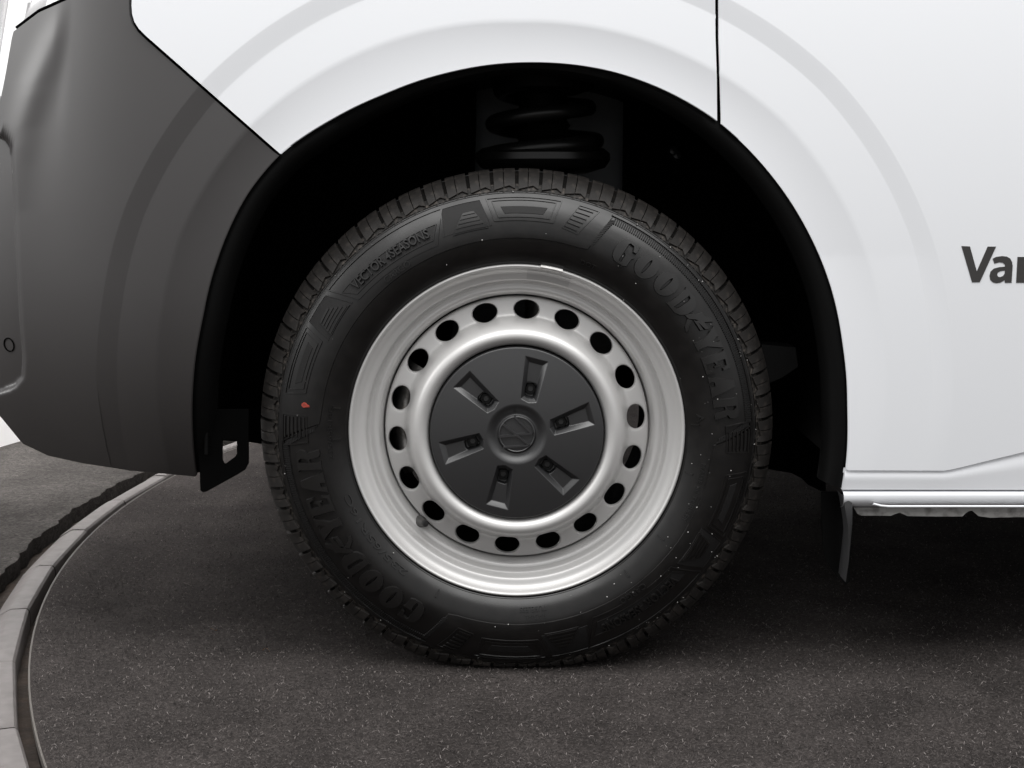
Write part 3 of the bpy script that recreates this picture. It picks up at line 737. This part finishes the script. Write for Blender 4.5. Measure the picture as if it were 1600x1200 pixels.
# disc with 18 vent holes
DP = spline([(.1898, .0500), (.1888, .0450), (.1860, .0428), (.1780, .0412), (.1700, .0398), (.1630, .0382), (.1605, .0360), (.1582, .0310), (.1560, .0225), (.1535, .0120), (.1505, .0030), (.1465, -.0042), (.1420, -.0082), (.1375, -.0098), (.1330, -.0090), (.1290, -.0060), (.1260, -.0015), (.1243, .004), (.1237, .014)], 8)[::-1]
def dY(r): return float(np.interp(r, DP[:, 0], DP[:, 1]))
bm = bmesh.new(); NH = 18; r0, r1 = .1565, .1878; rc = .1713
def dv(a, r, dy=0): t = math.radians(a); return bm.verts.new((r*math.sin(t), dY(r)+dy, r*math.cos(t)))
kx = math.pi/180*rc
border = [(-10+i, r1-rc) for i in range(20)]+[(10, r1-rc+(r0-r1)*i/10) for i in range(10)]+[(10-i, r0-rc) for i in range(20)]+[(-10, r0-rc+(r1-r0)*i/10) for i in range(10)]
for k in range(NH):
    ac = 4.6+20*k; ring_prev = None; n = len(border)
    for t in (-2, -1, 0, .05, .15, .35, .65, 1.0):
        rowv = []
        for ba, by_ in border:
            bx_ = ba*kx; f_ = math.atan2(by_/.0140, bx_/.0185); sx_, sy_ = .0185*math.cos(f_), .0140*math.sin(f_)
            if t >= 0: x, y, dy = sx_+(bx_-sx_)*t, sy_+(by_-sy_)*t, (.0011 if t == 0 else .0002 if t == .05 else 0)
            else: x, y, dy = sx_*(.965 if t == -1 else .955), sy_*(.955 if t == -1 else .945), (.003 if t == -1 else .0075)
            rowv.append(dv(ac+(ba if t == 1 else x/kx), rc+y, dy))
        if ring_prev:
            for i in range(n): bm.faces.new((ring_prev[i], ring_prev[(i+1) % n], rowv[(i+1) % n], rowv[i]))
        ring_prev = rowv
bmesh.ops.remove_doubles(bm, verts=bm.verts[:], dist=2e-5)
# plain rings either side
for lo, hi, nr in ((r1, .1898, 6), (.1236, r0, 60)):
    # follow the profile by arc length
    seg = [p for p in DP if lo-1e-9 <= p[0] <= hi+1e-9]; rs = sorted({lo, hi, *[float(p[0]) for p in seg]})
    prev = None
    for r in rs:
        rowv = [dv(.6+i, r) for i in range(360)]
        if prev:
            for i in range(360): bm.faces.new((prev[i], prev[(i+1) % 360], rowv[(i+1) % 360], rowv[i]))
        prev = rowv
bmesh.ops.remove_doubles(bm, verts=bm.verts[:], dist=2e-5)
wput('rim_disc', finish(bm, 'rim_disc', 32), 'silver', label='silver wheel disc with eighteen oval vent holes')
# ---- cap
NR, NA = 190, 900
r_ = np.linspace(.0005, .1222, NR); a_ = np.linspace(0, 2*np.pi, NA, endpoint=False)
Ag, Rg = np.meshgrid(a_, r_, indexing='ij')
hgt = .0035+.0095*(1-(Rg/.1222)**2)           # dome towards the viewer
edge = np.clip((.1222-Rg)/.0022, 0, 1); hgt -= .0035*(1-np.sqrt(np.clip(1-(1-edge)**2, 0, 1)))
rp = Rg/K
hgt -= .0068*(1-sstep(31, 48, rp))
hgt += .0030*(1-sstep(28.6, 30.2, rp))
for k in range(6):
    ak = math.radians(14.8+60*k); u = rp*np.cos(Ag-ak); v = rp*np.sin(Ag-ak)
    v = v-4.0*np.clip((122-u)/64, 0, 1.1)
    hw_ = 11.5+(u-58)/64*5.5
    chamf = np.clip((np.abs(v)-hw_+0)/1, -99, 99)
    cl = np.minimum.reduce([np.clip((hw_+1.5-np.abs(v))/7.0, 0, 1), np.clip((u-52-np.abs(v)*.28)/7.5, 0, 1), np.clip((121-u)/8.0, 0, 1)])
    cl = np.where(u > 0, cl, 0)
    dep = np.interp(u, [55, 75, 121], [.0098, .0090, .0050]); hgt -= dep*cl
    q = ((np.abs(u-71)/12)**4+(np.abs(v)/8.6)**4)
    hgt -= np.where(u > 0, .013*(1-sstep(.75, 1.05, q)), 0)
Y = -.0025-hgt
Ag3 = np.stack([Rg*np.sin(Ag), Y, Rg*np.cos(Ag)], -1)
cap = wput('wheel_cap', fastgrid('wheel_cap', Ag3, closeu=True), 'cap', label='satin black wheel cap with six slots and round emblem')
ring('cap_rim', [(.1222, Y[0, -1]), (.1226, Y[0, -1]+.002), (.1226, .02)], 'cap', 200)
for k in range(6):
    t = math.radians(14.8+60*k); u, v = 71*K, 3.3*K
    p = Vector((u*math.sin(t)+v*math.cos(t), .0105, u*math.cos(t)-v*math.sin(t)))
    me = cyl('wheel_bolt', (0, 0, 0), Vector((0, -1, 0)).to_track_quat('Z', 'Y'), [(.0092, -.01), (.0092, .002), (.008, .004), (.0045, .0042), (.004, .001), (.0003, .001)], 6)
    b = wput('wheel_bolt', me, 'darksteel'); b.location = p
# emblem: ring and interlocked strokes, turned with the wheel
ER = 28.3*K; ey = Y[0, int(24/ (122.2*1.11) * NR)]-.0002
eb = bmesh.new()
def epoly(pts, h):
    b = region_bm([pts]); low = fold(b, None, .0010)
    for v_ in b.verts: v_.co = (v_.co.x, ey+.0006 if v_ in low else ey-h, v_.co.y)
    t = bpy.data.meshes.new('t'); b.to_mesh(t); b.free(); eb.from_mesh(t); bpy.data.meshes.remove(t)
def E_(p): return ((p[0]-655)/400*ER, -(p[1]-600)/400*ER-.004*0)
for a, b, wd in (((600, 205), (985, 575), 46), ((985, 582), (650, 606), 42), ((640, 600), (925, 838), 42), ((905, 850), (360, 893), 36), ((345, 372), (650, 612), 46), ((255, 655), (650, 618), 46)):
    epoly([tuple(x) for x in bar(E_(a), E_(b), wd/400*ER)], .0034+.00015*random.random())
wput('emblem_strokes', finish(eb, 'emblem_strokes', 25), 'emblem', label='raised V above W monogram strokes')
ring('emblem_ring', [(ER*.915, ey+.0005), (ER*.925, ey-.0021), (ER*.96, ey-.0026), (ER*1.0, ey-.0021), (ER*1.015, ey+.001)], 'emblem', 96)
# ---- valve, balance weight, tape, caliper, brake disc
va = math.degrees(math.atan2(653-807.5, 676-827)); vr = math.hypot(653-807.5, 676-827)*K
p = Vector((vr*math.sin(math.radians(va)), .036, vr*math.cos(math.radians(va))))
qd = Vector((.30, -1, .12)).to_track_quat('Z', 'Y')
vs_ = wput('valve_stem', cyl('valve_stem', p, qd, [(.0085, -.004), (.0085, .004), (.0068, .012), (.0050, .020), (.0046, .026)], 18), 'valve', label='black rubber valve with steel cap')
wput('valve_cap', cyl('valve_cap', p+qd @ Vector((0, 0, .024)), qd, [(.0046, 0), (.0048, .002), (.0046, .009), (.0036, .011), (.0003, .0112)], 12), 'darksteel')
P = []
for a in np.linspace(8.0, 15.6, 14): P.append([wp(a, r, y) for r, y in ((.2290, .0052), (.2312, -.0012), (.2332, -.0048), (.2352, -.0058), (.2378, -.0045), (.2392, .000), (.2385, .006))])
bw = grid('balance_weight', P); bmw = bmesh.new(); bmw.from_mesh(bw)
wput('balance_weight', finish(bmw, 'balance_weight', 60), 'weight', label='zinc clip-on balance weight on the rim lip')
P = [[wp(a, r, y-.0008) for r, y in [(r_, float(np.interp(r_, RP[:, 0][::-1][:-14], RP[:, 1][::-1][:-14]))) for r_ in (.2165, .2190, .2215, .2240, .2265, .2288)]] for a in np.linspace(3.6, 19.2, 24)]
wput('tape_strip', grid('tape_strip', P), 'tape', label='strip of grey tape below the weight')
brk = wput('brake_disc', cyl('brake_disc', (0, .075, 0), Vector((0, -1, 0)).to_track_quat('Z', 'Y'), [(.150, -.02), (.150, 0), (.1, 0), (.09, .02), (.02, .02)], 96), 'darksteel')
P = []
for t in np.linspace(-1, 1, 25):
    a = 273+28*t; row = []
    for s in np.linspace(0, math.pi, 13):
        row.append(wp(a, .163-.020*math.cos(s), .098-.036*math.sin(s)*(1-.35*t**4)-.004*math.cos(t*9)))
    P.append(row)
wput('brake_caliper', grid('brake_caliper', P), 'steel', label='bare metal brake caliper seen through the left holes')

# ---- lettering on the door, cut by the picture's edge
def zz(l): return [(1250+x/4.571, 250+y/4.571) for x, y in l]
glyphs = [[zz([(1152, 614), (1213, 617), (1262, 795), (1340, 618), (1400, 618), (1283, 873), (1228, 873)])],
          [zz([(1375, 705), (1400, 692), (1440, 686), (1475, 689), (1500, 703), (1514, 728), (1518, 760), (1510, 876), (1463, 877), (1461, 858), (1435, 873), (1405, 880), (1378, 874), (1358, 855), (1353, 828), (1360, 797), (1384, 775), (1420, 765), (1464, 761), (1461, 745), (1446, 733), (1422, 730), (1388, 740)]),
           zz([(1463, 789), (1432, 793), (1412, 804), (1407, 820), (1415, 834), (1432, 836), (1450, 827), (1461, 812)])],
          [zz([(1553, 692), (1612, 692), (1612, 712), (1640, 692), (1675, 686), (1705, 694), (1722, 716), (1726, 750), (1718, 876), (1660, 876), (1666, 760), (1660, 738), (1640, 734), (1618, 748), (1610, 775), (1604, 876), (1543, 876)])]]
dm = body_map(False)
def lmap(u, v, h):
    c = dm(*to_polar(u, v), 0); return (c[0], c[1]-h, c[2])
bml = bmesh.new()
for g in glyphs:
    t = region('t', g, lmap, .0001, top=.0006); bml.from_mesh(t); bpy.data.meshes.remove(t)
vput('door_lettering', finish(bml, 'door_lettering', 30), 'decal', door, label='dark grey word Van on the door')

# ---- droplets on the tyre (too many and small to count)
bm = bmesh.new()
for _ in range(120):
    a = random.choice([random.uniform(0, 360), random.uniform(20, 150), random.uniform(60, 200)])
    rp_ = random.choice([random.uniform(262, 372), random.uniform(366, 378), random.uniform(300, 345)])
    x, y, z = smap(a, rp_, .0012); s = random.choice([.0004, .0006, .0008, .0011])
    bmesh.ops.create_icosphere(bm, subdivisions=1, radius=s, matrix=__import__('mathutils').Matrix.Translation((x, y, z)))
M['drop'] = mat('water_drop', (.35, .34, .33), .12, spec=.8, coat=1)
wput('water_droplets', finish(bm, 'water_droplets', 80), 'drop', kind='stuff')

# ---- carpet fibres
def fibres(name, n, x0, x1, y0, y1, inside, seed, lmin, lmax):
    g = np.random.default_rng(seed)
    X = g.uniform(x0, x1, n); Yy = y0+(y1-y0)*g.beta(1.0, 1.9, n)
    # clumps
    R = np.hypot(X-TC[0], Yy-TC[1]); k = (R < 3.206) if inside else (R > 3.325); X, Yy = X[k], Yy[k]; n = len(X)
    L = g.uniform(lmin, lmax, n); th = g.uniform(0, 2*np.pi, n); cv = g.normal(0, 2.6, n); wd = g.uniform(.00015, .00032, n)
    V = np.zeros((n, 6, 3))
    for j, t in enumerate((-.5, 0, .5)):
        ang = th+cv*t; cxp = X+L*t*np.cos(ang); cyp = Yy+L*t*np.sin(ang)
        z = .0006+(.0022*(1-4*t*t)*g.uniform(.2, 1.4, n))+g.uniform(0, .0006, n)
        nx, ny = -np.sin(ang)*wd, np.cos(ang)*wd
        V[:, 2*j] = np.stack([cxp+nx, cyp+ny, z], -1); V[:, 2*j+1] = np.stack([cxp-nx, cyp-ny, z+.0002], -1)
    base = (np.arange(n)*6)[:, None]
    q = np.concatenate([base+np.array([[0, 1, 3, 2]]), base+np.array([[2, 3, 5, 4]])], 1).reshape(-1, 4)
    me = bpy.data.meshes.new(name); me.vertices.add(n*6); me.vertices.foreach_set('co', V.reshape(-1).astype(np.float32))
    me.loops.add(q.size); me.loops.foreach_set('vertex_index', q.reshape(-1).astype(np.int32))
    me.polygons.add(len(q)); me.polygons.foreach_set('loop_start', (np.arange(len(q))*4).astype(np.int32))
    mi = g.choice(3, n, p=[.44, .48, .08]); 
    for m_ in ('f0', 'f1', 'f2'): me.materials.append(M[m_])
    me.polygons.foreach_set('material_index', np.repeat(mi, 2).astype(np.int32)); me.update(calc_edges=True); me.validate()
    return put(name, me, None, kind='stuff')
fibres('carpet_fibres', 150000, -.95, 1.05, -.62, 1.65, True, 3, .0025, .008)
# ---- two scraps of dry leaf on the carpet
for i, (px, py, lab) in enumerate(((333, 988, 'small orange leaf scrap lying nearer the turntable edge'), (417, 1018, 'small orange leaf scrap lying nearer the tyre'))):
    X, Y_ = G(px, py); n = 7; P = []
    for k in range(n):
        t = k/(n-1); wd_ = .0014*math.sin(math.pi*min(.95, t+.05))+.0003
        P.append([(X+.010*(t-.5), Y_+(-1)**i*.006*(t-.5)**2*4-s_*wd_, .004+.002*math.sin(t*5)+.0006*s_) for s_ in (-1, 0, 1)])
    me = grid('leaf_scrap', P); me.transform(__import__('mathutils').Matrix.Translation((-X, -Y_, -.003)))
    o = put('leaf_scrap', me, 'leaf', label=lab, category='leaf', group='leaf scraps on the carpet'); o.location = (X, Y_, .003)
